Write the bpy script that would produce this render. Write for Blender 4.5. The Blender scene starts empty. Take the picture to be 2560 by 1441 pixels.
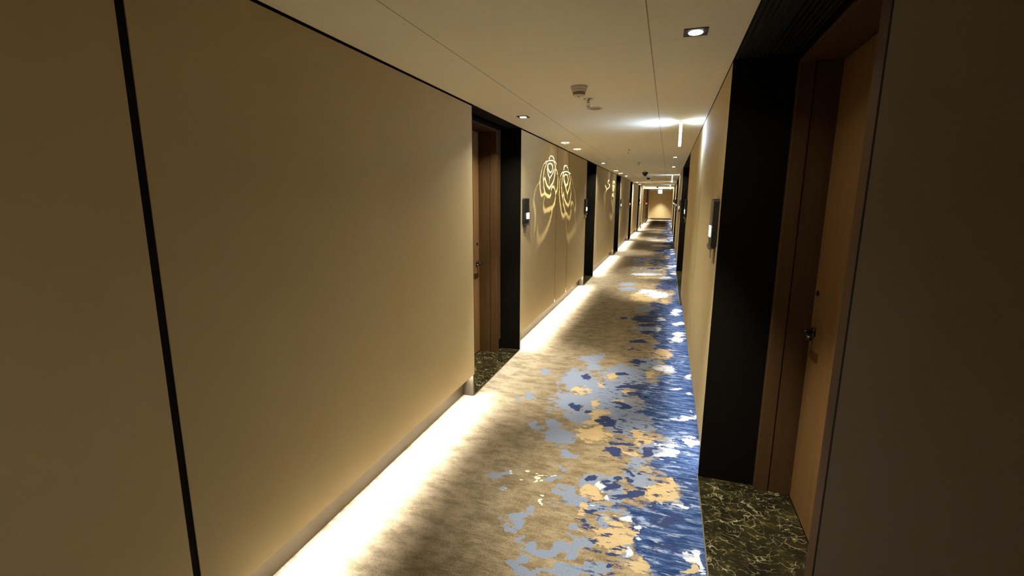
import bpy, bmesh, math, random, json
import numpy as np
from mathutils import Vector, Matrix
sc = bpy.context.scene
COL = sc.collection
R = math.radians
DATA = json.loads(r'''{"LB":[[-0.704,4.237,5.79,1.033,1.266,-3.75],[-0.679,3.708,6.176,1.208,1.465,-4.358],[-0.662,4.88,7.948,1.178,2.742,-8.08],[-0.611,4.66,18.023,2.604,1.993,-5.885],[-1.069,4.315,15.53,3.951,3.223,-9.532],[-1.032,3.727,20.417,5.769,4.142,-12.312],[-1.107,3.622,30.954,9.568,11.457,-34.073],[-0.627,3.107,9.427,2.026,2.664,-7.967],[-0.562,3.48,9.277,1.637,2.221,-6.625],[-0.298,4.498,4.466,0.375,1.203,-3.559],[-0.41,3.978,4.243,0.511,1.01,-3.0],[-0.409,3.67,9.093,1.179,1.868,-5.564],[-0.177,3.448,5.979,0.449,1.663,-4.967],[-0.269,3.717,5.516,0.513,1.434,-4.273],[0.027,3.165,8.36,0.188,2.905,-8.7],[-0.545,2.899,26.957,5.481,6.839,-20.495],[-0.487,2.883,27.386,5.094,13.968,-41.874],[-0.109,2.927,19.4,1.285,4.879,-14.637],[-0.554,4.147,10.03,1.486,2.465,-7.31],[-0.846,3.193,28.419,7.742,3.676,-10.98],[-0.737,3.23,23.917,5.704,3.675,-10.977],[-0.103,4.919,9.148,0.364,2.313,-6.825],[-0.872,2.517,20.378,7.07,7.803,-23.441],[-0.82,2.412,31.865,10.871,12.667,-38.091],[-0.51,2.741,49.387,9.989,8.778,-26.344],[-0.566,2.563,14.288,3.351,6.058,-18.207],[-0.457,2.443,19.521,4.001,3.834,-11.537],[-0.361,2.391,11.836,2.05,4.738,-14.269],[-0.299,2.598,8.976,1.252,4.177,-12.561],[-0.075,2.726,11.297,0.672,3.455,-10.383],[-0.181,2.522,23.595,2.395,4.508,-13.567],[-0.252,2.358,9.816,1.319,7.458,-22.473],[-0.681,2.172,12.882,4.098,7.706,-23.228],[-0.669,2.113,28.985,9.304,12.915,-38.951],[-0.687,2.042,32.849,11.111,13.564,-40.931],[-0.586,1.995,38.544,11.605,9.019,-27.233],[-0.465,1.999,14.441,3.584,7.421,-22.416],[-0.361,2.034,32.231,6.433,4.119,-12.441],[-0.289,2.084,23.009,3.805,9.076,-27.409],[-0.346,2.19,25.457,4.61,6.598,-19.905],[-0.587,2.236,40.532,11.067,6.688,-20.154],[-0.53,1.892,27.093,7.852,7.96,-24.061],[-0.583,1.825,23.473,7.602,6.91,-20.895],[-0.492,1.824,28.1,7.908,10.645,-32.199],[-0.342,1.881,8.593,1.761,7.045,-21.309],[-0.114,2.161,27.276,2.429,3.971,-11.989],[-0.22,1.906,11.737,1.728,8.565,-25.91],[-0.194,2.261,15.457,1.802,10.83,-32.665],[0.106,2.605,18.343,-0.006,3.405,-10.248],[-0.631,9.1,6.387,0.5,1.934,-5.506],[-0.696,9.654,6.023,0.485,1.729,-4.902],[-0.158,6.29,7.002,0.279,1.97,-5.746],[-0.248,7.496,5.899,0.267,2.125,-6.137]],"GO":[[-0.427,4.404,16.612,1.878,3.385,-10.021],[-0.485,4.192,20.062,2.637,4.884,-14.483],[-0.643,3.984,15.365,2.682,3.916,-11.626],[-0.431,3.558,13.955,1.938,3.935,-11.732],[-0.481,3.756,33.064,4.777,2.96,-8.809],[-0.455,3.433,11.933,1.791,10.423,-31.107],[-0.375,3.351,24.688,3.246,11.019,-32.914],[-0.423,3.217,8.941,1.342,2.128,-6.362],[-0.27,4.067,25.485,2.189,6.377,-18.941],[-0.268,3.866,26.653,2.385,8.725,-25.958],[-0.089,4.569,14.71,0.586,3.314,-9.808],[0.047,5.28,9.512,0.099,2.068,-6.087],[-0.115,3.32,19.521,1.189,3.903,-11.669],[-0.067,3.239,17.89,0.869,6.171,-18.468],[-0.267,3.042,32.778,3.646,8.856,-26.532],[-0.151,3.031,42.005,3.231,6.831,-20.472],[0.062,3.222,41.401,0.502,10.205,-30.552],[0.057,2.639,10.252,0.166,3.099,-9.323],[0.092,2.728,15.597,0.069,5.009,-15.059],[-0.301,2.507,11.546,1.67,5.322,-16.015],[-0.166,2.19,10.645,1.161,3.445,-10.397],[-0.033,2.023,25.234,1.501,6.806,-20.58],[-0.332,2.343,29.057,4.805,4.932,-14.861],[0.194,2.09,45.69,-1.709,8.219,-24.852],[0.225,2.045,46.987,-2.4,17.226,-52.113],[0.04,8.117,9.328,0.072,1.877,-5.398],[-0.282,8.242,4.306,0.195,1.781,-5.11],[-0.393,8.56,6.872,0.386,1.648,-4.716],[-0.271,10.612,3.395,0.117,2.036,-5.735]],"PA":[[0.209,5.915,13.659,-0.229,2.437,-7.139],[0.069,4.807,12.731,0.089,3.082,-9.107],[0.287,4.645,17.394,-0.641,4.505,-13.337],[0.286,4.212,22.289,-0.895,10.81,-32.118],[0.289,3.782,24.72,-1.115,4.951,-14.762],[0.256,3.32,18.543,-0.775,6.258,-18.73],[0.116,3.247,20.762,-0.067,8.471,-25.361],[0.076,3.082,19.205,0.167,6.923,-20.753],[0.033,3.193,27.679,0.574,5.157,-15.444],[0.186,3.714,12.366,-0.249,6.714,-20.024],[0.158,4.275,21.576,-0.252,10.325,-30.649],[0.191,2.155,25.378,-0.891,11.117,-33.598],[0.246,2.131,30.348,-1.757,5.03,-15.207],[-0.111,2.351,33.919,2.768,10.339,-31.169],[-0.056,2.296,39.448,2.444,13.09,-39.486],[-0.027,2.237,32.502,1.697,28.735,-86.729],[0.106,3.122,20.762,-0.006,6.578,-19.712],[0.112,2.536,13.686,-0.036,20.456,-61.61],[-0.098,2.112,55.835,4.695,6.221,-18.793],[0.208,7.416,13.754,-0.184,1.5,-4.341],[0.235,6.696,13.699,-0.255,2.732,-7.952],[0.238,6.148,12.405,-0.257,3.207,-9.377],[-0.011,6.872,11.877,0.192,4.073,-11.83],[-0.06,8.676,4.738,0.087,1.097,-3.139],[-0.263,8.935,4.997,0.199,1.537,-4.387],[0.224,12.641,12.268,-0.113,1.664,-4.62],[0.237,11.377,10.21,-0.115,2.027,-5.682],[0.044,10.684,7.158,0.04,1.803,-5.078],[-0.349,11.081,2.703,0.108,1.648,-4.622],[-0.052,6.326,23.456,0.556,2.955,-8.619]],"DK":[[-0.644,4.343,19.055,3.074,3.852,-11.402],[-0.343,4.508,14.399,1.34,6.569,-19.434],[-0.259,4.223,12.343,0.994,3.731,-11.068],[-0.163,4.233,13.871,0.82,3.766,-11.173],[-0.229,4.876,12.106,0.78,4.631,-13.663],[-0.619,3.635,19.005,3.499,4.6,-13.699],[-0.539,3.556,22.869,3.819,9.682,-28.856],[-0.353,3.444,14.528,1.776,6.026,-17.987],[-0.312,3.387,24.726,2.796,10.93,-32.646],[-0.263,3.3,25.503,2.605,7.693,-22.997],[-0.198,3.155,8.938,0.784,10.101,-30.236],[-0.245,3.012,15.086,1.596,9.047,-27.111],[-0.03,3.084,28.225,1.124,5.424,-16.253],[-0.265,3.754,17.098,1.561,4.596,-13.686],[-0.182,4.034,8.666,0.574,8.192,-24.345],[-0.228,5.687,10.526,0.585,4.868,-14.266],[-0.288,5.335,19.95,1.392,8.145,-23.938],[-0.304,2.63,35.044,4.89,12.271,-36.884],[-0.232,2.654,29.822,3.402,16.358,-49.17],[-0.146,2.682,38.696,3.254,16.354,-49.158],[-0.116,2.776,44.114,3.165,19.383,-58.222],[-0.087,2.739,53.874,3.403,15.968,-47.982],[-0.044,2.776,67.163,3.262,19.676,-59.114],[-0.205,2.609,30.42,3.241,12.7,-38.192],[-0.112,2.623,55.615,4.127,21.399,-64.361],[-0.065,2.621,40.162,2.341,17.322,-52.107],[-0.114,2.557,15.784,1.21,10.732,-32.297],[-0.242,3.04,13.269,1.38,7.748,-23.213],[-0.254,2.325,24.816,3.399,15.276,-46.043],[-0.222,2.254,61.54,7.879,40.528,-122.237],[-0.138,1.933,29.686,3.237,26.767,-80.971],[-0.218,6.835,5.156,0.234,1.682,-4.883],[-0.534,6.761,15.822,1.432,5.007,-14.534],[-0.256,12.1,6.245,0.182,2.348,-6.536],[-0.15,6.471,7.583,0.286,3.744,-10.906],[-0.13,6.13,8.461,0.31,4.144,-12.104],[-0.131,7.242,10.254,0.32,6.099,-17.655],[-0.089,7.891,9.488,0.225,3.134,-9.025],[0.081,9.598,4.775,0.011,0.918,-2.608]],"BD":[[0.015,2.447,30.384,1.0,4.256,-12.825],[0.125,2.408,13.181,-0.097,6.995,-21.09],[0.082,2.171,26.381,0.24,9.329,-28.182]],"CR":[[-0.689,2.55,41.94,11.685,13.235,-39.765],[-0.573,2.607,45.269,10.557,23.541,-70.722],[-0.698,2.499,63.743,18.295,20.475,-61.544],[-0.653,2.507,42.796,11.567,20.562,-61.809],[-0.87,2.583,92.365,31.243,11.239,-33.743],[-0.862,2.535,60.958,20.796,23.204,-69.695],[-0.656,2.607,24.911,6.526,38.548,-115.776],[-0.738,2.583,49.337,14.438,28.865,-86.693],[-0.239,2.591,105.124,12.525,7.288,-21.918],[-0.21,2.525,87.839,9.8,6.708,-20.187],[-0.554,2.327,49.57,12.439,8.893,-26.78],[-0.605,2.382,67.417,17.847,19.353,-58.247],[-0.284,2.387,36.181,5.234,41.458,-124.879],[-0.75,2.502,41.991,12.822,40.421,-121.479],[-0.788,2.422,71.074,23.325,36.192,-108.83],[-0.821,2.392,80.116,27.564,36.664,-110.269]],"GOBO":[[[[6.161,2.164],[6.17,2.195],[6.218,2.223],[6.283,2.234],[6.364,2.232],[6.426,2.215],[6.463,2.181]],[[6.135,2.157],[6.007,2.144],[5.902,2.107],[5.819,2.051],[5.756,1.974],[5.717,1.906],[5.707,1.856],[5.734,1.791],[5.754,1.745],[5.831,1.716]],[[5.831,1.716],[5.963,1.752],[6.094,1.718],[6.222,1.706],[6.306,1.738],[6.309,1.802],[6.37,1.839],[6.461,1.842],[6.527,1.806],[6.575,1.759],[6.638,1.784],[6.698,1.848],[6.707,1.982],[6.658,2.027]],[[6.062,2.139],[5.975,2.086],[5.908,2.023],[5.871,1.954],[5.881,1.904],[5.95,1.94],[5.996,1.899],[6.066,1.849],[6.201,1.817],[6.335,1.866],[6.453,1.925],[6.489,1.991],[6.543,2.086],[6.495,2.147],[6.43,2.179]],[[6.101,2.112],[6.157,2.128],[6.253,2.135],[6.353,2.12],[6.377,2.076],[6.32,2.037],[6.235,2.015],[6.156,2.037],[6.105,2.069],[6.101,2.112]],[[6.084,2.102],[6.069,2.049],[6.13,1.983],[6.21,1.942],[6.324,1.992],[6.441,2.052],[6.472,2.082]],[[6.21,1.942],[6.184,1.879]],[[5.899,1.896],[5.904,1.828],[5.962,1.76]],[[6.154,2.163],[6.308,2.179],[6.471,2.182],[6.566,2.161],[6.639,2.12]],[[6.543,2.086],[6.655,2.055],[6.698,1.981]],[[5.966,1.709],[5.906,1.639],[5.904,1.57],[5.979,1.525],[6.165,1.539],[6.403,1.562],[6.524,1.617],[6.581,1.693],[6.575,1.759]],[[5.705,1.885],[5.553,1.819],[5.479,1.746],[5.437,1.666],[5.44,1.61],[5.505,1.544],[5.525,1.462],[5.499,1.364],[5.487,1.282]],[[5.628,1.349],[5.617,1.249],[5.705,1.157],[5.876,1.195],[6.109,1.278],[6.275,1.389],[6.368,1.488],[6.404,1.553]]],[[[7.095,2.098],[7.09,2.138],[7.161,2.171],[7.263,2.174],[7.372,2.15],[7.414,2.116]],[[7.173,2.078],[7.001,2.064],[6.886,2.019],[6.826,1.929],[6.806,1.811],[6.839,1.674],[6.938,1.554],[7.022,1.451],[7.151,1.416],[7.301,1.464],[7.384,1.44]],[[7.384,1.44],[7.557,1.38],[7.67,1.387],[7.742,1.497],[7.684,1.575],[7.782,1.63],[7.908,1.595],[8.049,1.49],[8.136,1.547],[8.096,1.675],[7.964,1.834],[7.796,1.941],[7.67,2.002]],[[7.075,2.057],[6.978,1.964],[6.952,1.854],[7.004,1.735],[7.067,1.705],[7.108,1.776],[7.17,1.685],[7.308,1.611],[7.502,1.578],[7.633,1.653],[7.689,1.784],[7.626,1.903],[7.585,1.998],[7.434,2.086]],[[7.129,2.02],[7.228,2.045],[7.36,2.036],[7.448,1.982],[7.402,1.917],[7.311,1.878],[7.193,1.911],[7.135,1.97],[7.129,2.02]],[[7.08,2.018],[7.114,1.939],[7.252,1.851],[7.396,1.759],[7.497,1.825],[7.594,1.934]],[[7.396,1.759],[7.405,1.696]],[[7.066,1.715],[7.103,1.613],[7.243,1.507],[7.302,1.453]],[[7.172,2.083],[7.433,2.091],[7.603,2.068],[7.697,2.014]],[[8.088,1.443],[8.174,1.31],[8.22,1.225]],[[7.309,1.4],[7.349,1.291],[7.441,1.123],[7.544,1.06],[7.8,1.098],[8.133,1.158],[8.22,1.225]]],[[[12.03,2.016],[12.325,1.937],[12.167,1.868]],[[12.847,2.214],[12.72,2.159],[12.557,2.075]],[[12.628,2.144],[12.46,2.083]],[[12.756,2.059],[13.013,2.037],[12.927,1.995],[12.332,1.915],[12.174,1.847],[12.088,1.705],[12.097,1.542],[12.055,1.401]],[[11.874,1.832],[11.965,1.683]],[[11.937,2.035],[12.091,1.964]]],[[[13.461,2.103],[13.606,2.155],[13.879,2.179],[14.186,2.15],[14.212,2.089]],[[13.44,2.019],[13.694,2.074],[14.056,2.035]],[[13.526,1.938],[13.764,2.039],[13.985,1.922]],[[13.68,2.11],[13.952,2.143]],[[13.626,1.964],[13.88,1.895]],[[13.513,1.829],[13.749,1.795],[14.015,1.848]],[[13.474,1.733],[13.697,1.783],[14.115,1.748]],[[13.579,1.661],[13.824,1.463],[14.005,1.586],[14.071,1.711]],[[13.188,1.282],[13.433,1.19],[13.766,1.178],[14.015,1.271]],[[14.104,2.061],[14.257,1.838],[14.175,1.458],[13.956,1.273]]],[[[23.339,2.287],[23.503,2.087],[23.432,1.778],[23.487,1.509]],[[24.683,2.301],[24.499,2.104]]]],"NAVY":[[1.979,0.025],[2.035,-0.045],[2.158,-0.065],[2.225,-0.12],[2.338,-0.084],[2.424,-0.192],[2.445,-0.058],[2.512,0.006],[2.665,0.175],[2.83,0.069],[2.918,-0.024],[3.001,-0.026],[3.101,0.058],[3.205,0.146],[3.338,0.023],[3.522,-0.047],[3.666,-0.158],[3.955,-0.117],[4.223,-0.194],[4.412,-0.042],[4.717,0.121],[5.054,0.031],[5.225,0.17],[5.408,-0.073],[5.715,-0.03],[7.276,-0.197],[7.875,-0.133],[8.257,0.175],[9.051,0.23],[9.871,-0.082],[11.062,0.078],[12.455,0.007]]}''')

# ------------------------------------------------------------------ dimensions (metres)
XL, XR, H = -1.50, 0.278, 2.40          # panel planes and ceiling height
KICK, ZB, ZP = 0.10, 0.19, 2.386        # toe-kick depth, panel bottom, panel top
YB, YE = -3.5, 42.0                     # corridor ends
XLB, XRB = -1.72, 0.59                  # back planes of the door recesses
XLD, XRD = -1.905, 0.765                # door leaf planes

# ------------------------------------------------------------------ small helpers
def nt(name):
    m = bpy.data.materials.new(name); m.use_nodes = True
    t = m.node_tree; t.nodes.clear()
    out = t.nodes.new('ShaderNodeOutputMaterial')
    b = t.nodes.new('ShaderNodeBsdfPrincipled')
    t.links.new(b.outputs[0], out.inputs[0])
    return m, t, b
def N(t, typ, **kw):
    n = t.nodes.new(typ)
    for k, v in kw.items(): setattr(n, k, v)
    return n
def coords(t, scale=(1,1,1), rot=(0,0,0)):
    g = N(t, 'ShaderNodeNewGeometry'); mp = N(t, 'ShaderNodeMapping')
    mp.inputs['Scale'].default_value = scale; mp.inputs['Rotation'].default_value = rot
    t.links.new(g.outputs['Position'], mp.inputs['Vector'])
    return mp.outputs[0]
def noise(t, vec, scale, detail=3, rough=.55, out='Fac'):
    n = N(t, 'ShaderNodeTexNoise'); n.inputs['Scale'].default_value = scale
    n.inputs['Detail'].default_value = detail; n.inputs['Roughness'].default_value = rough
    t.links.new(vec, n.inputs['Vector']); return n.outputs[out]
def ramp(t, fac, stops):
    r = N(t, 'ShaderNodeValToRGB'); e = r.color_ramp.elements
    while len(e) < len(stops): e.new(.5)
    for el, (p, c) in zip(e, stops):
        el.position = p; el.color = (*c, 1)
    t.links.new(fac, r.inputs[0]); return r.outputs[0]
def math_(t, op, a, b=None, clamp=False):
    n = N(t, 'ShaderNodeMath', operation=op); n.use_clamp = clamp
    for i, v in enumerate((a, b)):
        if v is None: continue
        if isinstance(v, (int, float)): n.inputs[i].default_value = v
        else: t.links.new(v, n.inputs[i])
    return n.outputs[0]
def mix(t, fac, a, b):
    n = N(t, 'ShaderNodeMix', data_type='RGBA')
    for i, v in ((0, fac), (6, a), (7, b)):
        if isinstance(v, tuple): n.inputs[i].default_value = (*v, 1)
        elif isinstance(v, (int, float)): n.inputs[i].default_value = v
        else: t.links.new(v, n.inputs[i])
    return n.outputs[2]
def bump(t, b, height, strength=.2, dist=.002):
    n = N(t, 'ShaderNodeBump'); n.inputs['Strength'].default_value = strength
    n.inputs['Distance'].default_value = dist
    t.links.new(height, n.inputs['Height']); t.links.new(n.outputs[0], b.inputs['Normal'])
def simple(name, col, rough=.5, metal=0, spec=.5, var=.08, scale=30):
    m, t, b = nt(name)
    v = noise(t, coords(t), scale, 2)
    c = mix(t, v, tuple(max(0, x*(1-var)) for x in col), tuple(min(1, x*(1+var)) for x in col))
    t.links.new(c, b.inputs['Base Color'])
    b.inputs['Roughness'].default_value = rough; b.inputs['Metallic'].default_value = metal
    b.inputs['Specular IOR Level'].default_value = spec
    return m
def glow(name, col, strength, base=(.8,.8,.8)):
    m, t, b = nt(name)
    b.inputs['Base Color'].default_value = (*base, 1)
    b.inputs['Emission Color'].default_value = (*col, 1)
    b.inputs['Emission Strength'].default_value = strength
    return m

# ------------------------------------------------------------------ materials
def m_panel(name='beige_wall_laminate', k=1.0, q=(1,1,1)):
    m, t, b = nt(name)
    v = noise(t, coords(t), 1.3, 3); f = noise(t, coords(t, (1,1,1)), 260, 2)
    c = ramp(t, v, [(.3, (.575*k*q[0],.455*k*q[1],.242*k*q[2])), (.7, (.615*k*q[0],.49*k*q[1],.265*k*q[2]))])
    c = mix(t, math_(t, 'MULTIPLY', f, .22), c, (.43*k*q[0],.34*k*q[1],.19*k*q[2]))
    t.links.new(c, b.inputs['Base Color']); b.inputs['Roughness'].default_value = .62
    b.inputs['Specular IOR Level'].default_value = .25
    bump(t, b, f, .12, .001); return m
def m_ceiling():
    m, t, b = nt('painted_ceiling_board')
    f = noise(t, coords(t), 180, 2)
    c = mix(t, f, (.85,.79,.585), (.90,.84,.635))
    # fine open joints between the boards
    g = N(t, 'ShaderNodeNewGeometry'); s = N(t, 'ShaderNodeSeparateXYZ'); t.links.new(g.outputs['Position'], s.inputs[0])
    def line(o, at, w):
        return math_(t, 'LESS_THAN', math_(t, 'ABSOLUTE', math_(t, 'SUBTRACT', o, at)), w)
    j = math_(t, 'MAXIMUM', line(s.outputs[0], -1.075, .0024), line(s.outputs[0], -.125, .0024))
    yy = math_(t, 'ABSOLUTE', math_(t, 'SUBTRACT', math_(t, 'FRACT', math_(t, 'DIVIDE', math_(t, 'ADD', s.outputs[1], 10.37), 1.222)), .5))
    jc = math_(t, 'LESS_THAN', yy, .0011)
    c = mix(t, math_(t, 'MULTIPLY', j, .75), c, (.20,.14,.07))
    c = mix(t, math_(t, 'MULTIPLY', jc, .30), c, (.26,.19,.10))
    t.links.new(c, b.inputs['Base Color']); b.inputs['Roughness'].default_value = .8
    b.inputs['Specular IOR Level'].default_value = .2
    return m
def m_wood(name, a, bcol, rough=.55):
    m, t, b = nt(name)
    v = noise(t, coords(t, (14,14,.7)), 3.0, 5, .6); f = noise(t, coords(t, (90,90,2.2)), 4, 3)
    c = ramp(t, v, [(.3, a), (.7, bcol)])
    c = mix(t, math_(t, 'MULTIPLY', f, .3), c, tuple(x*.55 for x in a))
    t.links.new(c, b.inputs['Base Color']); b.inputs['Roughness'].default_value = rough
    b.inputs['Specular IOR Level'].default_value = .12
    bump(t, b, f, .08, .0006); return m
def m_marble():
    m, t, b = nt('dark_gold_veined_marble')
    p = coords(t); w = noise(t, p, 3.2, 4, .6, 'Color')
    def warped(amount, sc_):
        n = N(t, 'ShaderNodeVectorMath', operation='MULTIPLY_ADD')
        t.links.new(w, n.inputs[0]); n.inputs[1].default_value = (amount,)*3
        mp = N(t, 'ShaderNodeMapping'); mp.inputs['Scale'].default_value = sc_; mp.inputs['Rotation'].default_value = (0,0,.6)
        t.links.new(p, mp.inputs['Vector']); t.links.new(mp.outputs[0], n.inputs[2]); return n.outputs[0]
    def vein(vec, s, w0):
        v = N(t, 'ShaderNodeTexVoronoi', feature='DISTANCE_TO_EDGE'); v.inputs['Scale'].default_value = s
        t.links.new(vec, v.inputs['Vector'])
        n = N(t, 'ShaderNodeMapRange'); n.inputs[1].default_value = 0; n.inputs[2].default_value = w0
        n.inputs[3].default_value = 1; n.inputs[4].default_value = 0
        t.links.new(v.outputs['Distance'], n.inputs[0]); return n.outputs[0]
    base = ramp(t, noise(t, p, 7, 4), [(.35, (.005,.004,.002)), (.6, (.014,.012,.004)), (.8, (.055,.047,.010))])
    gate = ramp(t, noise(t, p, 9, 2), [(.42, (0,0,0)), (.62, (1,1,1))])
    gate2 = ramp(t, noise(t, p, 26, 2), [(.45, (0,0,0)), (.6, (1,1,1))])
    v1 = math_(t, 'MULTIPLY', vein(warped(.60, (1,2.0,1)), 6.5, .022), gate)
    v2 = math_(t, 'MULTIPLY', vein(warped(.45, (1,1.7,1)), 19, .055), gate2)
    c = mix(t, math_(t, 'MULTIPLY', v2, .75), base, (.15,.12,.045))
    c = mix(t, v1, c, (.30,.26,.15))
    t.links.new(c, b.inputs['Base Color']); b.inputs['Roughness'].default_value = .25
    return m
def m_carpet():
    m, t, b = nt('abstract_woven_carpet')
    g = N(t, 'ShaderNodeNewGeometry'); s = N(t, 'ShaderNodeSeparateXYZ'); t.links.new(g.outputs['Position'], s.inputs[0])
    X = s.outputs[0]
    pa = N(t, 'ShaderNodeAttribute'); pa.attribute_name = 'pattern_one'
    pb = N(t, 'ShaderNodeAttribute'); pb.attribute_name = 'pattern_two'
    sa = N(t, 'ShaderNodeSeparateColor'); t.links.new(pa.outputs['Color'], sa.inputs[0])
    sb = N(t, 'ShaderNodeSeparateColor'); t.links.new(pb.outputs['Color'], sb.inputs[0])
    GO, LB, PA = sa.outputs; DK, CR, NV = sb.outputs
    soft = noise(t, coords(t, (1,1.6,1)), 13, 4, .62)              # blotchy edge wobble
    strk = noise(t, coords(t, (6,46,1)), 2.6, 6, .72)            # streaks across the corridor
    fine = noise(t, coords(t, (130,240,1)), 1.0, 4, .8)            # woven speckle
    w1 = math_(t, 'MULTIPLY', math_(t, 'SUBTRACT', soft, .5), 1.9)
    w2 = math_(t, 'MULTIPLY', math_(t, 'SUBTRACT', strk, .5), 1.5)
    w3 = math_(t, 'MULTIPLY', math_(t, 'SUBTRACT', fine, .5), .5)
    fin2 = noise(t, coords(t, (1,1.5,1)), 38, 3, .6)
    w1 = math_(t, 'ADD', math_(t, 'MULTIPLY', w1, 1.25), math_(t, 'MULTIPLY', math_(t, 'SUBTRACT', fin2, .5), 1.1))
    def mask(field, wob, sharp=14):
        f = math_(t, 'ADD', field, wob)
        return math_(t, 'MULTIPLY', f, sharp, True)
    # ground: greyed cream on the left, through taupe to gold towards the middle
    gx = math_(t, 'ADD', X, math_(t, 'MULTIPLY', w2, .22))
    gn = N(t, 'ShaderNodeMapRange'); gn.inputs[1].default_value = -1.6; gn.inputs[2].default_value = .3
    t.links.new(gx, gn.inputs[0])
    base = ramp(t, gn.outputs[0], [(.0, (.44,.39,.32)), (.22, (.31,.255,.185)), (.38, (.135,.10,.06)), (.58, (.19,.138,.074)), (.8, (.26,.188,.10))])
    blot = noise(t, coords(t, (5,9,1)), 1.6, 5, .7)
    tex = math_(t, 'ADD', math_(t, 'ADD', math_(t, 'MULTIPLY', strk, .34), math_(t, 'MULTIPLY', fine, .38)), math_(t, 'MULTIPLY', blot, .28))
    bl = ramp(t, tex, [(.43, (0,0,0)), (.57, (1,1,1))])
    base = mix(t, math_(t, 'MULTIPLY', bl, .5), base, (.48,.40,.275))
    mot = ramp(t, math_(t, 'ADD', math_(t, 'MULTIPLY', noise(t, coords(t, (4,8,1), (0,0,.1)), 1.5, 6, .75), .6), math_(t, 'MULTIPLY', fine, .4)), [(.44, (1,1,1)), (.54, (0,0,0))])
    base = mix(t, math_(t, 'MULTIPLY', mot, .62), base, (.105,.077,.043))
    nvc = ramp(t, math_(t, 'ADD', math_(t, 'MULTIPLY', strk, .5), math_(t, 'MULTIPLY', noise(t, coords(t, (3.2,19,1)), 1.5, 4, .62), .5)), [(.41, (.014,.027,.078)), (.505, (.030,.058,.16)), (.60, (.125,.185,.33))])
    nv = mask(NV, math_(t, 'ADD', math_(t, 'MULTIPLY', w1, .10), math_(t, 'ADD', math_(t, 'MULTIPLY', w2, .10), math_(t, 'MULTIPLY', w3, .10))), 40)
    c = mix(t, nv, base, nvc)
    lbc = mix(t, ramp(t, fine, [(.35, (0,0,0)), (.65, (1,1,1))]), (.14,.175,.255), (.25,.285,.37))
    lbm = mask(math_(t, 'ADD', LB, .08), w1, 10)
    c = mix(t, lbm, c, lbc)
    goc = mix(t, ramp(t, tex, [(.38, (0,0,0)), (.62, (1,1,1))]), (.37,.265,.13), (.52,.395,.225))
    c = mix(t, mask(GO, w1, 10), c, goc)
    c = mix(t, mask(PA, math_(t, 'MULTIPLY', math_(t, 'ADD', w1, w2), .8), 10), c, (.50,.525,.60))
    dkc = mix(t, fine, (.018,.028,.085), (.045,.06,.14))
    c = mix(t, mask(DK, math_(t, 'ADD', math_(t, 'MULTIPLY', w1, .9), math_(t, 'MULTIPLY', w2, .6)), 14), c, dkc)
    sk = ramp(t, noise(t, coords(t, (9,24,1)), 1.25, 5, .68), [(.545, (0,0,0)), (.585, (1,1,1))])
    zone = math_(t, 'SUBTRACT', 1.0, math_(t, 'MULTIPLY', math_(t, 'ABSOLUTE', math_(t, 'ADD', NV, .13)), 4.2), True)
    c = mix(t, math_(t, 'MULTIPLY', sk, math_(t, 'MULTIPLY', zone, 1.5, True)), c, dkc)
    sl = ramp(t, noise(t, coords(t, (7,26,1), (0,0,.05)), 1.1, 5, .66), [(.56, (0,0,0)), (.60, (1,1,1))])
    zone2 = math_(t, 'SUBTRACT', 1.0, math_(t, 'MULTIPLY', math_(t, 'ABSOLUTE', math_(t, 'ADD', NV, -.16)), 4.0), True)
    c = mix(t, math_(t, 'MULTIPLY', sl, math_(t, 'MULTIPLY', zone2, 1.1, True)), c, (.24,.29,.42))
    c = mix(t, mask(CR, math_(t, 'MULTIPLY', w1, .45), 8), c, (.80,.74,.56))
    sp = ramp(t, noise(t, coords(t), 520, 2), [(.3, (.72,.72,.72)), (.7, (1.12,1.12,1.12))])
    mu = N(t, 'ShaderNodeMix', data_type='RGBA', blend_type='MULTIPLY'); mu.inputs[0].default_value = 1
    t.links.new(c, mu.inputs[6]); t.links.new(sp, mu.inputs[7])
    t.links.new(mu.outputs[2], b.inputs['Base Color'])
    b.inputs['Roughness'].default_value = .95; b.inputs['Specular IOR Level'].default_value = .05
    bump(t, b, fine, .35, .004); return m
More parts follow.
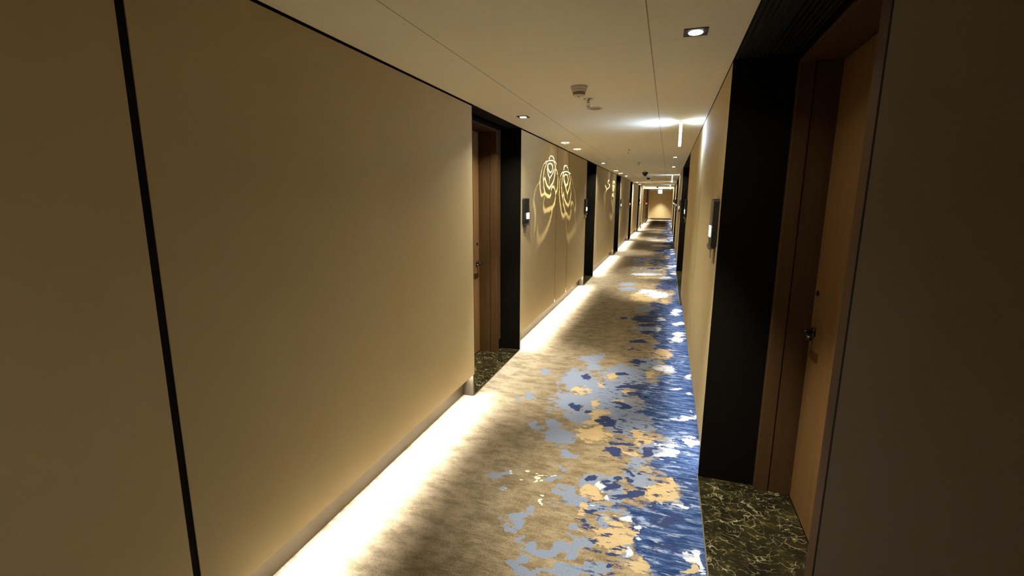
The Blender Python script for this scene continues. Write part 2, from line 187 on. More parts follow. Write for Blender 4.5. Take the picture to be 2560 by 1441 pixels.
M = dict(
    panel=m_panel(), panel_shaded=m_panel('shaded_wall_laminate', .155, (1,.88,.68)), ceil=m_ceiling(), carpet=m_carpet(), marble=m_marble(),  # second panel tone: beige laminate darkened, shade painted into its colour
    door=m_wood('brown_door_veneer', (.130,.066,.022), (.165,.087,.031)),
    frame=m_wood('brown_frame_veneer', (.064,.032,.012), (.080,.042,.016)),
    black=simple('black_recess_cladding', (.0040,.0032,.0021), .7, 0, .05),
    void=simple('dark_gap_backing', (.012,.010,.008), .9, 0, .1),
    kick=simple('bronze_skirting_metal', (.085,.068,.048), .45, .25, .5, .05, 8),
    trim=simple('brass_edge_strip', (.40,.33,.20), .35, .9),
    iron=simple('dark_bronze_metal', (.035,.028,.022), .35, .8),
    plate=simple('charcoal_sign_metal', (.013,.0125,.013), .45, .15),
    plateside=simple('grey_sign_edge', (.16,.145,.12), .4, .3),
    chin=simple('smoked_sign_lip', (.08,.07,.055), .4, .1),
    card=simple('olive_card', (.21,.18,.12), .5),
    white=simple('off_white_plastic', (.70,.60,.52), .45),
    steel=simple('brushed_chrome', (.52,.48,.42), .25, 1.0),
    dark=simple('black_slot', (.01,.01,.01), .6),
    dome=simple('smoked_black_dome', (.012,.012,.014), .08),
    portal=simple('cream_portal_trim', (.80,.70,.52), .5),
    base=simple('dark_brown_skirting', (.05,.035,.02), .5),
    red=glow('red_lamp_lens', (1,.05,.06), 3.0, (.4,.02,.02)),
    redbody=simple('red_lamp_body', (.30,.03,.03), .4),
    lens=glow('warm_white_lens', (1,.90,.74), 16),
    numlit=glow('lit_number_window', (1,.90,.66), 4.5),
    blade=glow('cool_white_blade', (.84,.95,1), 3.2),
    exit=glow('lit_exit_face', (.86,1,.98), 1.3),
    lowlit=glow('warm_low_lamp', (1,.86,.6), 1.6),
)
def m_honey():
    m, t, b = nt('honeycomb_lamp_glow')
    v = N(t, 'ShaderNodeTexVoronoi', feature='DISTANCE_TO_EDGE'); v.inputs['Scale'].default_value = 62
    t.links.new(coords(t), v.inputs['Vector'])
    e = ramp(t, v.outputs['Distance'], [(.05, (.30,.26,.17)), (.12, (1,.90,.66))])
    b.inputs['Base Color'].default_value = (.5,.45,.35,1)
    t.links.new(e, b.inputs['Emission Color']); b.inputs['Emission Strength'].default_value = 5
    return m
M['honey'] = m_honey()

# ------------------------------------------------------------------ mesh helpers
def box(bm, x0, x1, y0, y1, z0, z1):
    v = [bm.verts.new(p) for p in ((x0,y0,z0),(x1,y0,z0),(x1,y1,z0),(x0,y1,z0),(x0,y0,z1),(x1,y0,z1),(x1,y1,z1),(x0,y1,z1))]
    for f in ((3,2,1,0),(4,5,6,7),(0,1,5,4),(1,2,6,5),(2,3,7,6),(3,0,4,7)): bm.faces.new([v[i] for i in f])
def sbox(bm, xa, xb, *r): box(bm, min(xa,xb), max(xa,xb), *r)
def cyl(bm, c, r0, r1, z0, z1, seg=24, caps=True):
    a = [bm.verts.new((c[0]+r0*math.cos(2*math.pi*i/seg), c[1]+r0*math.sin(2*math.pi*i/seg), z0)) for i in range(seg)]
    d = [bm.verts.new((c[0]+r1*math.cos(2*math.pi*i/seg), c[1]+r1*math.sin(2*math.pi*i/seg), z1)) for i in range(seg)]
    for i in range(seg):
        j = (i+1) % seg; bm.faces.new((a[i], a[j], d[j], d[i]))
    if caps: bm.faces.new(a[::-1]); bm.faces.new(d)
def lathe(bm, c, prof, seg=32):
    rings = []
    for r, z in prof:
        rings.append([bm.verts.new((c[0]+r*math.cos(2*math.pi*i/seg), c[1]+r*math.sin(2*math.pi*i/seg), c[2]+z)) for i in range(seg)])
    for a, d in zip(rings, rings[1:]):
        for i in range(seg):
            j = (i+1) % seg; bm.faces.new((a[i], a[j], d[j], d[i]))
    for rg in (rings[0], rings[-1]):
        try: bm.faces.new(rg)
        except ValueError: pass
def tube(bm, pts, r, seg=10):
    pts = [Vector(p) for p in pts]; rings = []
    for i, p in enumerate(pts):
        d = (pts[min(i+1, len(pts)-1)] - pts[max(i-1, 0)]).normalized()
        u = d.orthogonal().normalized() if i == 0 else (u - d*u.dot(d)).normalized()
        v = d.cross(u)
        rings.append([bm.verts.new(p + r*(u*math.cos(2*math.pi*k/seg) + v*math.sin(2*math.pi*k/seg))) for k in range(seg)])
    for a, b in zip(rings, rings[1:]):
        for k in range(seg):
            j = (k+1) % seg; bm.faces.new((a[k], a[j], b[j], b[k]))
    bm.faces.new(rings[0][::-1]); bm.faces.new(rings[-1])
def obj(name, bm, mat, parent=None, loc=None, bevel=0, smooth=False):
    bmesh.ops.recalc_face_normals(bm, faces=bm.faces)
    me = bpy.data.meshes.new(name); bm.to_mesh(me); bm.free()
    o = bpy.data.objects.new(name, me); COL.objects.link(o); me.materials.append(mat)
    if smooth:
        for p in me.polygons: p.use_smooth = True
    if loc: o.location = loc
    if parent: o.parent = parent
    if bevel:
        b = o.modifiers.new('edge', 'BEVEL'); b.width = bevel; b.segments = 2; b.limit_method = 'ANGLE'
    return o
def thing(name, label, cat, loc=(0,0,0), group=None, rotz=0):
    o = bpy.data.objects.new(name, None); COL.objects.link(o); o.location = loc; o.rotation_euler = (0,0,rotz)
    o.empty_display_size = .05
    o['label'] = label; o['category'] = cat
    if group: o['group'] = group
    return o
def struct(o, label=None, cat=None):
    o['kind'] = 'structure'
    if label: o['label'] = label
    if cat: o['category'] = cat
    return o
def B(): return bmesh.new()
def dup(root, loc, label):
    r = root.copy(); COL.objects.link(r); r.location = loc; r['label'] = label
    for ch in list(root.children):
        if ch.type == 'LIGHT': continue
        c = ch.copy(); COL.objects.link(c); c.parent = r
        for gch in list(ch.children):
            d = gch.copy(); COL.objects.link(d); d.parent = c
    return r

# ------------------------------------------------------------------ layout along the corridor
PL = [(YB,1.028),(1.056,3.59),(4.92,6.636),(6.664,7.456),(7.484,9.20),(10.43,14.57),(15.92,20.03),(21.31,25.60),(26.71,29.32),(29.33,32.4),(32.42,36.2),(37.3,38.5),(39.4,YE)]
RL_ = [(3.59,4.92),(9.20,10.43),(14.57,15.92),(20.03,21.31),(25.60,26.71),(36.2,37.3),(38.5,39.4)]
PR = [(YB,.838),(2.89,4.834),(4.862,5.772),(5.80,7.98),(11.85,17.2),(20.4,24.6),(28.0,30.5),(31.5,34.0),(34.01,YE)]
RR_ = [(.838,2.89),(7.98,11.85),(17.2,20.4),(24.6,28.0),(30.5,31.5)]
GL = [(YB,1.028),(1.056,3.59),(4.92,9.20),(10.43,14.57),(15.92,20.03),(21.31,25.60),(26.71,36.2),(37.3,38.5),(39.4,YE)]
GR = [(YB,.838),(2.89,7.98),(11.85,17.2),(20.4,24.6),(28.0,30.5),(31.5,YE)]

# ------------------------------------------------------------------ floor: carpet mesh with its woven pattern fields
def fields(x, y):
    """smooth pattern fields at floor points; >0 inside a motif"""
    per = 9.6
    rs = np.random.RandomState(7); tab = rs.rand(256, 256)
    def vn(u, v):
        i = np.floor(u).astype(int); j = np.floor(v).astype(int); a = u-i; b = v-j
        a = a*a*(3-2*a); b = b*b*(3-2*b); g = lambda p, q: tab[p % 256, q % 256]
        return (g(i,j)*(1-a)+g(i+1,j)*a)*(1-b) + (g(i,j+1)*(1-a)+g(i+1,j+1)*a)*b - .5
    x0 = x
    wx = .10*vn(x/.11, y/.08) + .05*vn(x/.045+31, y/.035+9); wy = .09*vn(x/.12+77, y/.09+5) + .045*vn(x/.05+13, y/.04+50)
    x = x+wx; y = y+wy
    out = {}
    for k in ('GO','LB','PA','DK','BD','CR'):
        f = np.full(x.shape, -1.5)
        for cx, cy, a, b, c, d in DATA[k]:
            for rep in range(0, 5):
                yy = y - cy - rep*per
                sel = np.abs(yy) < 1.6
                if not sel.any(): continue
                dx = x[sel]-cx; dy = yy[sel]
                q = 1 - np.sqrt((a*dx+b*dy)**2 + (c*dx+d*dy)**2)
                f[sel] = np.maximum(f[sel], q)
        out[k] = f
    ny = np.array([p[0] for p in DATA['NAVY']]); nx = np.array([p[1] for p in DATA['NAVY']])
    yy = np.where(y < 12.4, y, 2.8 + np.mod(y-2.8, per))
    out['NV'] = x - np.interp(yy, ny, nx) + .02
    return out
def carpet():
    ys = list(np.arange(YB, 1.3, .1)) + list(np.arange(1.3, 6, .012)) + list(np.arange(6, 13, .025)) + list(np.arange(13, YE, .07)) + [YE]
    cuts = sorted({v for r in GL+GR for v in r})
    ys = [v for v in ys if min(abs(v-c) for c in cuts) > .004] + cuts
    ys = np.array(sorted(ys))
    xs = np.concatenate(([XL-KICK, XL-.05], np.linspace(XL, XR, 119), [XR+.05, XR+KICK]))
    gx, gy = np.meshgrid(xs, ys); nxn, nyn = len(xs), len(ys)
    co = np.zeros((nxn*nyn, 3), np.float32); co[:,0] = gx.ravel(); co[:,1] = gy.ravel()
    mid = (ys[1:]+ys[:-1])/2
    inl = np.array([any(a <= v <= b for a, b in GL) for v in mid]); inr = np.array([any(a <= v <= b for a, b in GR) for v in mid])
    ok = np.ones((nyn-1, nxn-1), bool)
    ok[~inl, :2] = False; ok[~inr, -2:] = False
    j, i = np.nonzero(ok)
    v0 = j*nxn + i
    q = np.stack([v0, v0+1, v0+1+nxn, v0+nxn], 1).astype(np.int32)
    used = np.zeros(nxn*nyn, bool); used[q.ravel()] = True
    re = np.cumsum(used)-1; co = co[used]; q = re[q].astype(np.int32)
    me = bpy.data.meshes.new('floor')
    me.vertices.add(len(co)); me.vertices.foreach_set('co', co.ravel())
    me.loops.add(q.size); me.loops.foreach_set('vertex_index', q.ravel())
    me.polygons.add(len(q)); me.polygons.foreach_set('loop_start', np.arange(0, q.size, 4, dtype=np.int32))
    me.update(calc_edges=True)
    F = fields(co[:,0].astype(float), co[:,1].astype(float))
    dk = np.maximum(F['DK'], F['BD'])
    for nm, ch in (('pattern_one', ('GO','LB','PA')), ('pattern_two', (None,'CR','NV'))):
        at = me.attributes.new(nm, 'FLOAT_COLOR', 'POINT')
        arr = np.ones((len(co), 4), np.float32)
        for n_, k in enumerate(ch): arr[:, n_] = dk if k is None else F[k]
        at.data.foreach_set('color', arr.ravel())
    o = bpy.data.objects.new('floor', me); COL.objects.link(o); me.materials.append(M['carpet'])
    struct(o); return o
carpet()

# ------------------------------------------------------------------ ceiling
bm = B(); box(bm, XL, XR, YB, YE, H, H+.06); struct(obj('ceiling', bm, M['ceil']))

# ------------------------------------------------------------------ side walls: backing, panels, recess cladding, toe-kick
def wall(side):
    left = side == 'left'
    X, s, XBk, XD = (XL, -1, XLB, XLD) if left else (XR, 1, XRB, XRD)
    P, RC, G = (PL, RL_, GL) if left else (PR, RR_, GR)
    doors = {0: (3.745, 4.74) if left else (1.85, 2.84)}
    bm = B()                                                       # dark backing behind the panels
    for a, b in P: sbox(bm, X+s*(KICK+.004), X+s*(KICK+.05), a, b, 0, H+.06)
    sbox(bm, X, X+s*(KICK+.05), YB, YE, H, H+.06)
    w = struct(obj('wall_'+side, bm, M['void']))
    bm = B()                                                       # dark filler in the joints between neighbouring panels
    for (a0, b0), (a1, b1) in zip(P, P[1:]):
        if a1-b0 < .05: sbox(bm, X+s*.004, X+s*(KICK-.01), b0-.001, a1+.001, ZB+.06, ZP-.004)
    sbox(bm, X+s*.02, X+s*KICK, YB+.01, YB+.02, 1, 1.01)
    obj('joint_filler', bm, M['void'], w)
    for a, b in P:                                                 # each beige panel, with a thin downstand lip hiding the strip lamp
        bm = B()
        prof = [(0,ZB),(0,ZP),(KICK,ZP),(KICK,ZB+.05),(.053,ZB+.05),(.053,ZB-.022),(.050,ZB-.022),(.050,ZB+.05),(.014,ZB+.05),(.014,ZB)]  # includes an unseen rear fin added to keep strip light off the skirting
        va = [bm.verts.new((X+s*d, a, z)) for d, z in prof]; vb = [bm.verts.new((X+s*d, b, z)) for d, z in prof]
        n = len(prof)
        for i in range(n): bm.faces.new((va[i], va[(i+1)%n], vb[(i+1)%n], vb[i]))
        bm.faces.new(va); bm.faces.new(vb)
        obj('wall_panel', bm, M['panel_shaded' if (not left and a < 0) else 'panel'], w)  # nearest right panel takes the copy with shade in its colour
    for k, (a, b) in enumerate(RC):                                # near-black lining of every door recess
        bm = B()
        top = H+.06
        e0 = .009 if a > 0 else .006
        sbox(bm, X, XBk, a, a+e0, 0, top); sbox(bm, X, XBk, b-.009, b, 0, top)
        sbox(bm, X+s*.0, XBk+s*.04, a, b, top, top+.04)
        if k in doors:
            j0, j1 = doors[k]
            sbox(bm, XBk, XBk+s*.04, a-.3, j0-.075, 0, top); sbox(bm, XBk, XBk+s*.04, j1+.075, b+.1, 0, top)
            sbox(bm, XBk, XBk+s*.04, j0-.075, j1+.075, 2.365, top)
        else:
            sbox(bm, XBk, XBk+s*.04, a, b, 0, top)
        obj('recess_lining', bm, M['black'], w)
        back = XD if k in doors else XBk
        bm = B(); sbox(bm, X, back, a+.0, b, -.03, .0015)
        mb = obj('marble_threshold', bm, M['marble'], None); struct(mb)
        bm = B(); sbox(bm, X-s*.006, X, a, b, -.03, .0025); obj('edge_strip', bm, M['trim'], mb)
    bm = B()                                                       # recessed bronze skirting with end caps
    for a, b in G:
        sbox(bm, X+s*KICK, X+s*(KICK-.006), a, b, 0, ZB+.05)
        sbox(bm, X+s*.001, X+s*KICK, a, a+.03, 0, ZB+.05) if a > YB else None
        sbox(bm, X+s*.001, X+s*KICK, b-.03, b, 0, ZB+.05)
    struct(obj('baseboard_'+side, bm, M['kick']))
    return w
wall('left'); wall('right')
bm = B(); box(bm, XL-.1, XR+.1, YE, YE+.08, 0, H+.06); w = struct(obj('wall_end', bm, M['panel']))
bm = B(); box(bm, XL+.02, XR-.02, YE-.014, YE, 0, .13); struct(obj('baseboard_end', bm, M['base']))
bm = B(); box(bm, XL-.1, XR+.1, YB-.08, YB, 0, H+.06); struct(obj('wall_back', bm, M['panel']))
bm = B(); box(bm, XL+.0005, XL+.03, 30, 30.05, 0, H-.001); box(bm, XR-.05, XR-.0005, 30, 30.05, 0, H-.001); box(bm, XL+.03, XR-.05, 30, 30.05, H-.105, H-.001)
struct(obj('trim_1', bm, M['portal']))

# ------------------------------------------------------------------ the two doors one can see
def door(n, s, XBk, XD, j0, j1):
    top = 2.352
    bm = B()                                                       # frame: jambs, head, stepped stop and casing
    step = XBk + s*.062
    for a, b, st in ((j0-.075, j0, 1), (j1, j1+.075, -1)):
        sbox(bm, XBk-s*.008, step, a, b, 0, top+.02)
        sbox(bm, step, XD+s*.03, a+(.0 if st > 0 else .006), b-(.006 if st > 0 else 0), 0, top+.02)
    sbox(bm, XBk-s*.008, step, j0, j1, top, top+.02); sbox(bm, step, XD+s*.03, j0, j1, top+.006, top+.02)
    d = struct(obj('door_%d' % n, bm, M['frame'], bevel=.002))
    bm = B()
    for a, b in ((j0-.115, j0-.076), (j1+.076, j1+.115)): sbox(bm, XBk-s*.012, XBk-s*.0, a, b, .13, top+.02)
    obj('casing_strip', bm, M['frame'], d)
    bm = B(); sbox(bm, XD, XD+s*.045, j0+.004, j1-.017, .008, top-.004); leaf = obj('door_leaf', bm, M['door'], d, bevel=.0015)
    bm = B(); sbox(bm, XD+s*.045, XD+s*.06, j0-.07, j1+.07, 0, top+.02); obj('dark_gap', bm, M['void'], d)
    hy = j1-.085
    bm = B(); tube(bm, [(XD+s*.002, hy, 1.0), (XD-s*.012, hy, 1.0)], .026, 20)
    tube(bm, [(XD-s*.010, hy, 1.0), (XD-s*.055, hy, 1.0)], .011, 12)
    tube(bm, [(XD-s*.052, hy+.008, 1.0), (XD-s*.056, hy-.03, 1.0), (XD-s*.054, hy-.08, .997), (XD-s*.05, hy-.125, .995)], .0105, 12)
    obj('lever_handle', bm, M['iron'], leaf, smooth=True)
    bm = B(); tube(bm, [(XD+s*.002, hy+.01, 1.205), (XD-s*.007, hy+.01, 1.205)], .0135, 16); obj('lock_cylinder', bm, M['iron'], leaf)
    bm = B(); tube(bm, [(XD+s*.002, (j0+j1)/2, 1.52), (XD-s*.004, (j0+j1)/2, 1.52)], .009, 16); obj('door_viewer', bm, M['iron'], leaf)
door(1, -1, XLB, XLD, 3.745, 4.74)
door(2, 1, XRB, XRD, 1.85, 2.84)
# ribbed dark grille in the soffit of the right-hand recess
g = thing('air_grille', 'black ribbed air grille overhead in the doorway recess beside the camera', 'air grille', (0,0,0))
bm = B()
for i in range(13): box(bm, XR+.012+i*.0225, XR+.021+i*.0225, .85, 2.875, H-.002, H+.02)
obj('slats', bm, M['plate'], g)
bm = B(); box(bm, XR+.002, XR+.306, .85, 2.875, H+.02, H+.03); obj('backing', bm, M['void'], g)

# ------------------------------------------------------------------ lamps
WARM = (1.0, .965, .85); DOWN = (1.0, .95, .79); COOL = (.43, .625, 1.0)
def light(name, typ, loc, power, col, parent=None, rot=(0,0,0), **kw):
    l = bpy.data.lights.new(name, typ); l.energy = power; l.color = col
    for k, v in kw.items(): setattr(l, k, v)
    o = bpy.data.objects.new(name, l); COL.objects.link(o); o.location = loc; o.rotation_euler = rot
    if parent: o.parent = parent
    return o
LEDW = 6.0      # watts per metre of strip under the panels
for X, s, G in ((XL,-1,GL[1:]), (XR,1,GR[1:])):
    for a, b in G:
        a2, b2 = a+.035, b-.035
        light('strip_lamp', 'AREA', (X+s*.040, (a2+b2)/2, ZB+.018), LEDW*(b2-a2)*(1 if s < 0 else 0.22)*(1 if a < 9 else .72), WARM,
              shape='RECTANGLE', size=.016, size_y=b2-a2, spread=R(140), rot=(0, s*R(42), 0))

# square recessed downlights
proto = None
DL = [(.068,2.381,'black square downlight nearest the camera, over the dark doorway on the right'),
      (.064,8.94,'square downlight on the right just past the glowing ceiling streak'),
      (.062,11.5,'second square downlight past the glowing ceiling streak on the right'),
      (.035,20.8,'small downlight on the right beside the second hanging light blade'),
      (.035,26.0,'small downlight on the right at the farthest hanging light blade'),
      (-1.283,4.26,'black square downlight above the nearest doorway on the left'),
      (-1.311,10.03,'downlight above the second doorway on the left, past the two rose projectors'),
      (-1.309,15.61,'downlight above the third doorway on the left, past the lily projectors'),
      (-1.33,21.52,'downlight above the fourth doorway on the left'),
      (-1.36,28.1,'faint downlight on the left just before the cream portal'),
      (-.62,41.3,'faint downlight washing the end wall of the corridor')]
DLP = 11.5
for i, (x, y, lab) in enumerate(DL):
    if proto is None:
        proto = thing('downlight', lab, 'downlight', (x,y,H), 'square ceiling downlights')
        bm = B(); box(bm, -.05, .05, -.05, .05, -.004, .0); obj('trim_plate', bm, M['dark'], proto, bevel=.001)
        bm = B(); cyl(bm, (0,0), .0285, .031, -.0065, -.003, 32); obj('lens', bm, M['lens'], proto)
    else:
        r = dup(proto, (x,y,H), lab)
    if y < 40:
        light('downlight_lamp', 'AREA', (x, y, H-.0075), DLP*(1 if y < 8 else .7)*(1 if x < -1 else (0.12 if y < 4 else 0.6)), DOWN, shape='DISK', size=.056, spread=R(138))
        light('downlight_beam', 'SPOT', (x, y, H-.012), 155*(1 if y < 9 else .7), DOWN, spot_size=R(58), spot_blend=.7, shadow_soft_size=.02)
    else:
        light('downlight_lamp', 'SPOT', (x, y, H-.012), 330, DOWN, spot_size=R(72), spot_blend=.95, shadow_soft_size=.028)

# hanging cool-white blades
BL = [(.068,4.96,'nearest slim glowing white blade hanging from the ceiling on the right'),
      (.063,15.3,'second slim glowing white blade hanging from the ceiling, beyond the two square downlights'),
      (.045,25.3,'farthest slim glowing white blade hanging from the ceiling')]
BLP = 5.5
pb = None
for x, y, lab in BL:
    if pb is None:
        pb = thing('light_blade', lab, 'ceiling light', (x,y,H), 'hanging light blades')
        bm = B()
        pr = [(-.045,-.004),(.045,-.004),(.045,-.205),(.03,-.222),(-.03,-.222),(-.045,-.205)]
        va = [bm.verts.new((-.012, a, z)) for a, z in pr]; vb = [bm.verts.new((.012, a, z)) for a, z in pr]
        for i in range(6): bm.faces.new((va[i], va[(i+1)%6], vb[(i+1)%6], vb[i]))
        bm.faces.new(va); bm.faces.new(vb); obj('glowing_blade', bm, M['blade'], pb, bevel=.003)
        bm = B(); box(bm, -.016, .016, -.055, .055, -.005, 0); obj('ceiling_mount', bm, M['white'], pb, bevel=.002)
    else: dup(pb, (x,y,H), lab)
    k = 1 if y < 10 else .45
    for sg in (-1, 1):
        rot = (0, R(90)*(-1 if sg > 0 else 1), 0)
        light('blade_lamp', 'AREA', (x+sg*.0135, y, H-.155), BLP*k*(.36 if sg < 0 else .18), COOL, rot=rot, shape='RECTANGLE', size=.12, size_y=.03, spread=R(165))
        light('blade_tip_lamp', 'AREA', (x+sg*.0138, y, H-.022), BLP*.05*k*(1 if sg < 0 else .8), COOL, rot=rot, shape='RECTANGLE', size=.016, size_y=.02)
        light('blade_edge_lamp', 'AREA', (x+sg*.0138, y, H-.03), BLP*.012*k*(1 if sg < 0 else .7), COOL, rot=(0, rot[1]*1.12, 0), shape='RECTANGLE', size=.03, size_y=.03, spread=R(30))

# wall projectors casting line drawings through cut-out discs
PJ = [(-1.328,6.321,DATA['GOBO'][0],1,'round honeycomb projector casting the nearer rose on the left wall'),
      (-1.323,7.161,DATA['GOBO'][1],1,'round honeycomb projector casting the farther rose on the left wall'),
      (-1.332,12.74,DATA['GOBO'][2],1,'round projector casting the lily sprig on the left wall'),
      (-1.335,14.05,DATA['GOBO'][3],1,'round projector casting the feathered leaf beside the third left doorway'),
      (-1.387,24.5,DATA['GOBO'][4],1,'far round projector casting a single stem on the left wall')]
PJP = 85
def gobo(lx, ly, lz, strokes, dz):
    """disc with the drawing cut out of it, in a plane dz below the lamp point"""
    segs = []
    for st in strokes:
        pts = [np.array([(XL-lx)/(lz-z), (y-ly)/(lz-z)]) for y, z in st]
        for a, b in zip(pts, pts[1:]): segs.append((a, b))
    cell = .0034
    U = np.arange(-1.15, .02, cell); V = np.arange(-2.2, 2.2, cell)
    uu, vv = np.meshgrid(U+cell/2, V+cell/2)
    D = np.full(uu.shape, 9.)
    for a, b in segs:
        ab = b-a; L = max(ab@ab, 1e-9)
        tt = np.clip(((uu-a[0])*ab[0] + (vv-a[1])*ab[1])/L, 0, 1)
        D = np.minimum(D, np.hypot(uu-a[0]-tt*ab[0], vv-a[1]-tt*ab[1]))
    hole = D < .0056 + .0065*np.clip((-uu-.15)/.5, 0, 1)
    bm = B()
    def quad(u0, u1, v0, v1):
        bm.faces.new([bm.verts.new((u*dz, v*dz, -dz)) for u, v in ((u0,v0),(u1,v0),(u1,v1),(u0,v1))])
    for j in range(hole.shape[0]):
        row = hole[j]; i = 0
        while i < len(row):
            if row[i]: i += 1; continue
            k = i
            while k < len(row) and not row[k]: k += 1
            quad(U[i], U[k-1]+cell, V[j], V[j]+cell); i = k
    e0, e1, f0, f1 = U[0], U[-1]+cell, V[0], V[-1]+cell
    R2 = 2.6
    quad(-R2, R2, -R2, f0); quad(-R2, R2, f1, R2); quad(-R2, e0, f0, f1); quad(e1, R2, f0, f1)
    return bm
for x, y, strokes, k, lab in PJ:
    pj = thing('projector_lamp', lab, 'wall projector', (x,y,H), 'ceiling wall projectors')
    bm = B(); lathe(bm, (0,0,0), [(.052,0),(.052,-.003),(.047,-.005),(.019,-.005),(.019,0)], 40); obj('honeycomb_rim', bm, M['honey'], pj)
    bm = B(); lathe(bm, (0,0,0), [(.0185,-.0005),(.0185,-.0135),(.0180,-.0135),(.0180,-.0005)], 40); obj('snoot', bm, M['dark'], pj)
    lz = H-.005
    bm = gobo(x, y, lz, strokes, .006); obj('cut_out_disc', bm, M['dark'], pj, loc=(0,0,-.005))
    light('projector_bulb', 'SPOT', (x, y, lz), PJP*k, (1, .90, .56), rot=(0, R(32), 0), spot_size=R(142), spot_blend=.05, shadow_soft_size=.00003)

light('fill_lamp', 'AREA', (.07, -1.6, H-.012), 9.5, DOWN, shape='DISK', size=.06)   # added unseen fill behind the camera, brightens the near left wall
# added fill without a fitting, brightens the portal trim
light('portal_fill', 'AREA', ((XL+XR)/2, 29.6, H-.02), 4.5, WARM, rot=(R(50),0,0), shape='RECTANGLE', size=1.5, size_y=.03)

# ------------------------------------------------------------------ ceiling fittings
# smoke detector
def detector(loc, lab, cat='smoke detector'):
    d = thing('smoke_detector', lab, cat, loc)
    bm = B(); lathe(bm, (0,0,0), [(.054,0),(.055,-.012),(.050,-.017)], 40); obj('mounting_base', bm, M['white'], d, smooth=True)
    bm = B(); lathe(bm, (0,0,0), [(.050,-.016),(.046,-.034),(.044,-.037)], 40); obj('body', bm, M['white'], d, smooth=True)
    bm = B(); lathe(bm, (0,0,0), [(.040,-.036),(.040,-.042)], 40); obj('smoke_slot', bm, M['dark'], d)
    bm = B(); lathe(bm, (0,0,0), [(.043,-.0415),(.043,-.0445)], 40); obj('slot_ring', bm, M['white'], d)
    bm = B(); lathe(bm, (0,0,0), [(.039,-.0445),(.039,-.051)], 40); obj('smoke_slot', bm, M['dark'], d)
    bm = B(); lathe(bm, (0,0,0), [(.041,-.0505),(.040,-.056),(.028,-.064),(.008,-.067)], 40); obj('cap', bm, M['white'], d, smooth=True)
    bm = B(); cyl(bm, (0,-.016), .004, .004, -.069, -.062, 12); obj('indicator', bm, M['dark'], d)
detector((-.60,3.255,H), 'white round smoke detector on the ceiling between the two nearest downlights')
# sprinklers
sp = None
SP = [(-.604,3.66,'nearest chrome sprinkler hanging just behind the smoke detector'),
      (-.619,7.475,'chrome sprinkler on the ceiling left of the nearest light blade'),
      (-.613,10.095,'chrome sprinkler on the ceiling before the dark camera domes'),
      (-.634,12.9,'tiny sprinkler right in front of the first dark camera dome'),
      (-.644,19.4,'tiny sprinkler on the ceiling just past the white-based camera dome'),
      (-.647,22.5,'tiny sprinkler on the ceiling shortly before the farthest dark dome')]
for x, y, lab in SP:
    if sp is None:
        sp = thing('sprinkler', lab, 'sprinkler', (x,y,H), 'ceiling sprinklers')
        bm = B(); lathe(bm, (0,0,0), [(.036,0),(.037,-.003),(.032,-.006),(.012,-.008)], 32); obj('escutcheon', bm, M['steel'], sp, smooth=True)
        bm = B(); lathe(bm, (0,0,0), [(.0105,-.006),(.0105,-.022),(.008,-.026)], 20); obj('body', bm, M['steel'], sp)
        for sg in (-1, 1):
            bm = B(); tube(bm, [(sg*.009,0,-.024),(sg*.0115,0,-.034),(sg*.010,0,-.046),(sg*.004,0,-.053)], .0022, 8); obj('frame_arm', bm, M['steel'], sp)
        bm = B(); tube(bm, [(0,0,-.024),(0,0,-.05)], .0022, 8); obj('glass_bulb', bm, M['white'], sp)
        bm = B(); lathe(bm, (0,0,0), [(.004,-.051),(.014,-.055),(.014,-.0565),(.003,-.0565)], 20); obj('deflector', bm, M['steel'], sp)
    else: dup(sp, (x,y,H), lab)
# flush round speaker
s_ = thing('ceiling_speaker', 'flat round cream plate flush in the ceiling behind the nearest sprinkler', 'ceiling speaker', (-.61,4.045,H))
bm = B(); lathe(bm, (0,0,0), [(.062,0),(.062,-.003),(.050,-.007),(.044,-.004)], 40); obj('ring', bm, M['white'], s_, smooth=True)
bm = B(); lathe(bm, (0,0,0), [(.046,-.0005),(.046,-.004),(.02,-.0055)], 40); obj('grille', bm, M['card'], s_, smooth=True)
# dome cameras
DM = [(-.645,13.6,'dark','first dark dome security camera on the far ceiling'),
      (-.654,16.1,'white','dome security camera with a white base, behind the fully dark one'),
      (-.651,29.0,'dark','farthest small dark dome, just before the cream portal')]
for x, y, c, lab in DM:
    d = thing('dome_camera', lab, 'security camera', (x,y,H), 'ceiling dome cameras')
    k = 1 if y < 20 else .8
    bm = B(); lathe(bm, (0,0,0), [(.075*k,0),(.077*k,-.02),(.072*k,-.045*k)], 32); obj('base', bm, M['dome' if c == 'dark' else 'white'], d, smooth=True)
    bm = B(); lathe(bm, (0,0,0), [(.058*k,-.043*k),(.055*k,-.07*k),(.042*k,-.09*k),(.022*k,-.103*k),(.004,-.106*k)], 32); obj('bubble', bm, M['dome'], d, smooth=True)
# lit exit box
e = thing('exit_sign', 'small square white lit sign box hanging from the ceiling at the far end', 'exit sign', (-.505,30.3,H))
bm = B(); box(bm, -.118, .118, -.03, .03, -.375, -.14); obj('housing', bm, M['white'], e, bevel=.006)
bm = B(); box(bm, -.112, .112, -.032, -.030, -.369, -.146); obj('lit_face', bm, M['exit'], e)
bm = B(); tube(bm, [(0,0,-.142),(0,0,0)], .008, 10); obj('hanging_rod', bm, M['white'], e)

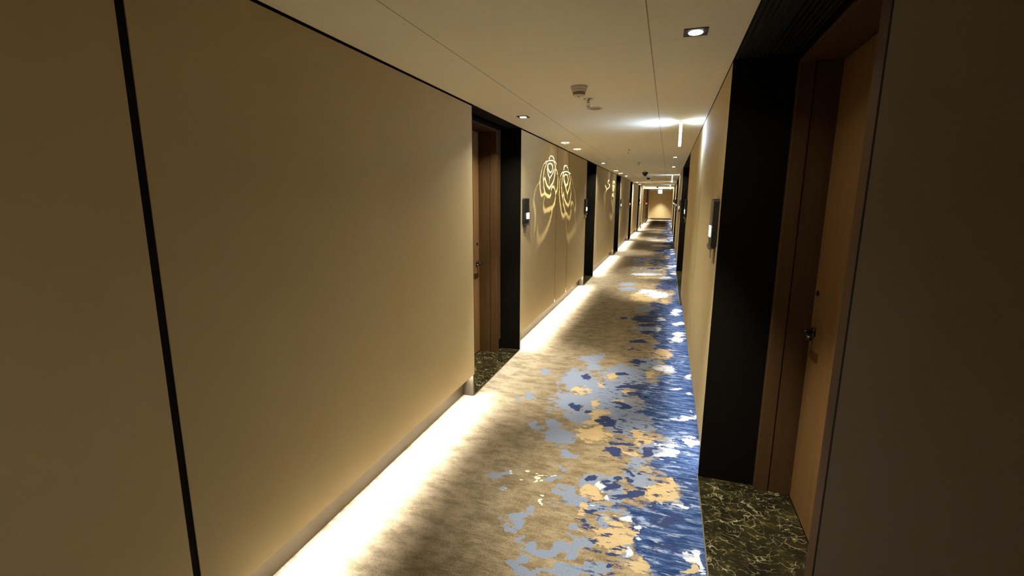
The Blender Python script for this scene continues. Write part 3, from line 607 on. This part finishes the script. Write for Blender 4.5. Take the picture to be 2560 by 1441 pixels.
# ------------------------------------------------------------------ room number plates
def plate(side, y, lab, group='lit room number plates'):
    s = 1 if side == 'left' else -1
    X = XL if side == 'left' else XR
    o = thing('room_number_plate', lab, 'room number plate', (X, y, 1.41), group)
    f = s*.03
    bm = B()                                                       # rounded slab
    w, h, r = .088, .272, .018
    pr = []
    for cx, cz, a0 in ((w-r, h-r, 0), (-w+r, h-r, 90), (-w+.004, .004, 180), (w-.004, .004, 270)):
        rr = r if cz > .1 else .004
        for q in range(0, 91, 15):
            a = R(a0+q); pr.append((cx+rr*math.cos(a), cz+rr*math.sin(a)))
    va = [bm.verts.new((0, p, z)) for p, z in pr]; vb = [bm.verts.new((f, p, z)) for p, z in pr]
    n = len(pr)
    for i in range(n): bm.faces.new((va[i], va[(i+1)%n], vb[(i+1)%n], vb[i]))
    bm.faces.new(va); bm.faces.new(vb)
    obj('plate', bm, M['plate'], o)
    bm = B(); sbox(bm, f, f+s*.003, -.075, .078, .120, .265); obj('upper_face', bm, M['plateside' if side == 'right' else 'plate'], o)
    bm = B(); sbox(bm, f, f+s*.0035, -.012, .078, .050, .116); obj('lit_window', bm, M['numlit'], o, bevel=.004)
    bm = B()                                                       # curved lip at the foot
    tube(bm, [(f*.5, -.08, -.004), (f*.75, -.04, -.012), (f*.9, .0, -.017), (f*.95, .05, -.014), (f*1.0, .086, -.004)], .0095, 12)
    obj('curved_lip', bm, M['chin'], o, smooth=True)
    bm = B(); sbox(bm, s*.001, s*.006, -.045, .03, -.105, -.012); obj('hanging_card', bm, M['card'], o)
    bm = B(); sbox(bm, s*.012, s*.020, .062, .088, -.085, -.016); obj('white_tab', bm, M['white'], o, bevel=.003)
    return o
for side, y, lab in (('left',5.06,'charcoal room number plate beside the nearest left doorway, glowing window'),
                     ('left',9.08,'room number plate at the second left doorway, past the two roses'),
                     ('left',16.05,'room number plate just past the third left doorway'),
                     ('left',19.9,'room number plate just before the fourth left doorway'),
                     ('left',26.85,'small room number plate past the fifth left doorway'),
                     ('right',3.045,'large charcoal room number plate on the nearest right wall panel'),
                     ('right',7.86,'room number plate standing out against the second dark recess on the right'),
                     ('right',11.99,'room number plate just past the second right recess'),
                     ('right',17.05,'room number plate just before the third right recess'),
                     ('right',20.55,'tiny room number plate just past the third right recess'),
                     ('right',24.45,'tiny room number plate just before the fourth right recess'),
                     ('right',28.2,'farthest tiny lit room number plate on the right')):
    plate(side, y, lab)
# far left fittings
a = thing('alarm_lamp', 'small round red alarm lamp on the far left wall', 'alarm lamp', (XL, 34.5, 1.40))
bm = B(); tube(bm, [(-.02,0,0),(.03,0,0)], .07, 20); obj('base', bm, M['redbody'], a)
bm = B(); tube(bm, [(.028,0,0),(.06,0,0),(.085,0,0)], .05, 20); obj('lens', bm, M['red'], a, smooth=True)
b_ = thing('step_light', 'low dark box with a small warm lit window at floor level, far left', 'wall light', (XL, 29.0, .17))
bm = B(); box(bm, 0, .06, -.16, .16, -.17, .17); obj('box', bm, M['base'], b_, bevel=.004)
bm = B(); box(bm, .06, .066, -.10, .10, -.02, .10); obj('lit_window', bm, M['lowlit'], b_)

# ------------------------------------------------------------------ world, camera, view
w = bpy.data.worlds.new('night'); sc.world = w; w.use_nodes = True
w.node_tree.nodes['Background'].inputs[0].default_value = (0,0,0,1)
yaw, pitch, roll, FPX, HC = -.3134, -.18636, .00456, 1183.95, 1.6777
f = Vector((math.sin(yaw)*math.cos(pitch), math.cos(yaw)*math.cos(pitch), math.sin(pitch)))
r = Vector((math.cos(yaw), -math.sin(yaw), 0)); u = r.cross(f)
r2 = r*math.cos(roll)+u*math.sin(roll); u2 = -r*math.sin(roll)+u*math.cos(roll)
cam = bpy.data.cameras.new('camera'); co = bpy.data.objects.new('camera', cam); COL.objects.link(co)
mw = Matrix((r2, u2, -f)).transposed().to_4x4(); mw.translation = (0,0,HC); co.matrix_world = mw
cam.sensor_fit = 'HORIZONTAL'; cam.sensor_width = 36; cam.lens = FPX/2560*36; cam.clip_start = .02; cam.clip_end = 200
sc.camera = co
vs = sc.view_settings; vs.view_transform = 'Standard'; vs.look = 'None'; vs.gamma = 1; vs.use_curve_mapping = False
vs.exposure = 1.42
sc.cycles.use_denoising = True
sc.cycles.use_adaptive_sampling = True; sc.cycles.adaptive_threshold = .018
sc.cycles.max_bounces = 7; sc.cycles.diffuse_bounces = 5; sc.cycles.glossy_bounces = 2
sc.cycles.caustics_reflective = False; sc.cycles.caustics_refractive = False
sc.cycles.sample_clamp_indirect = 6
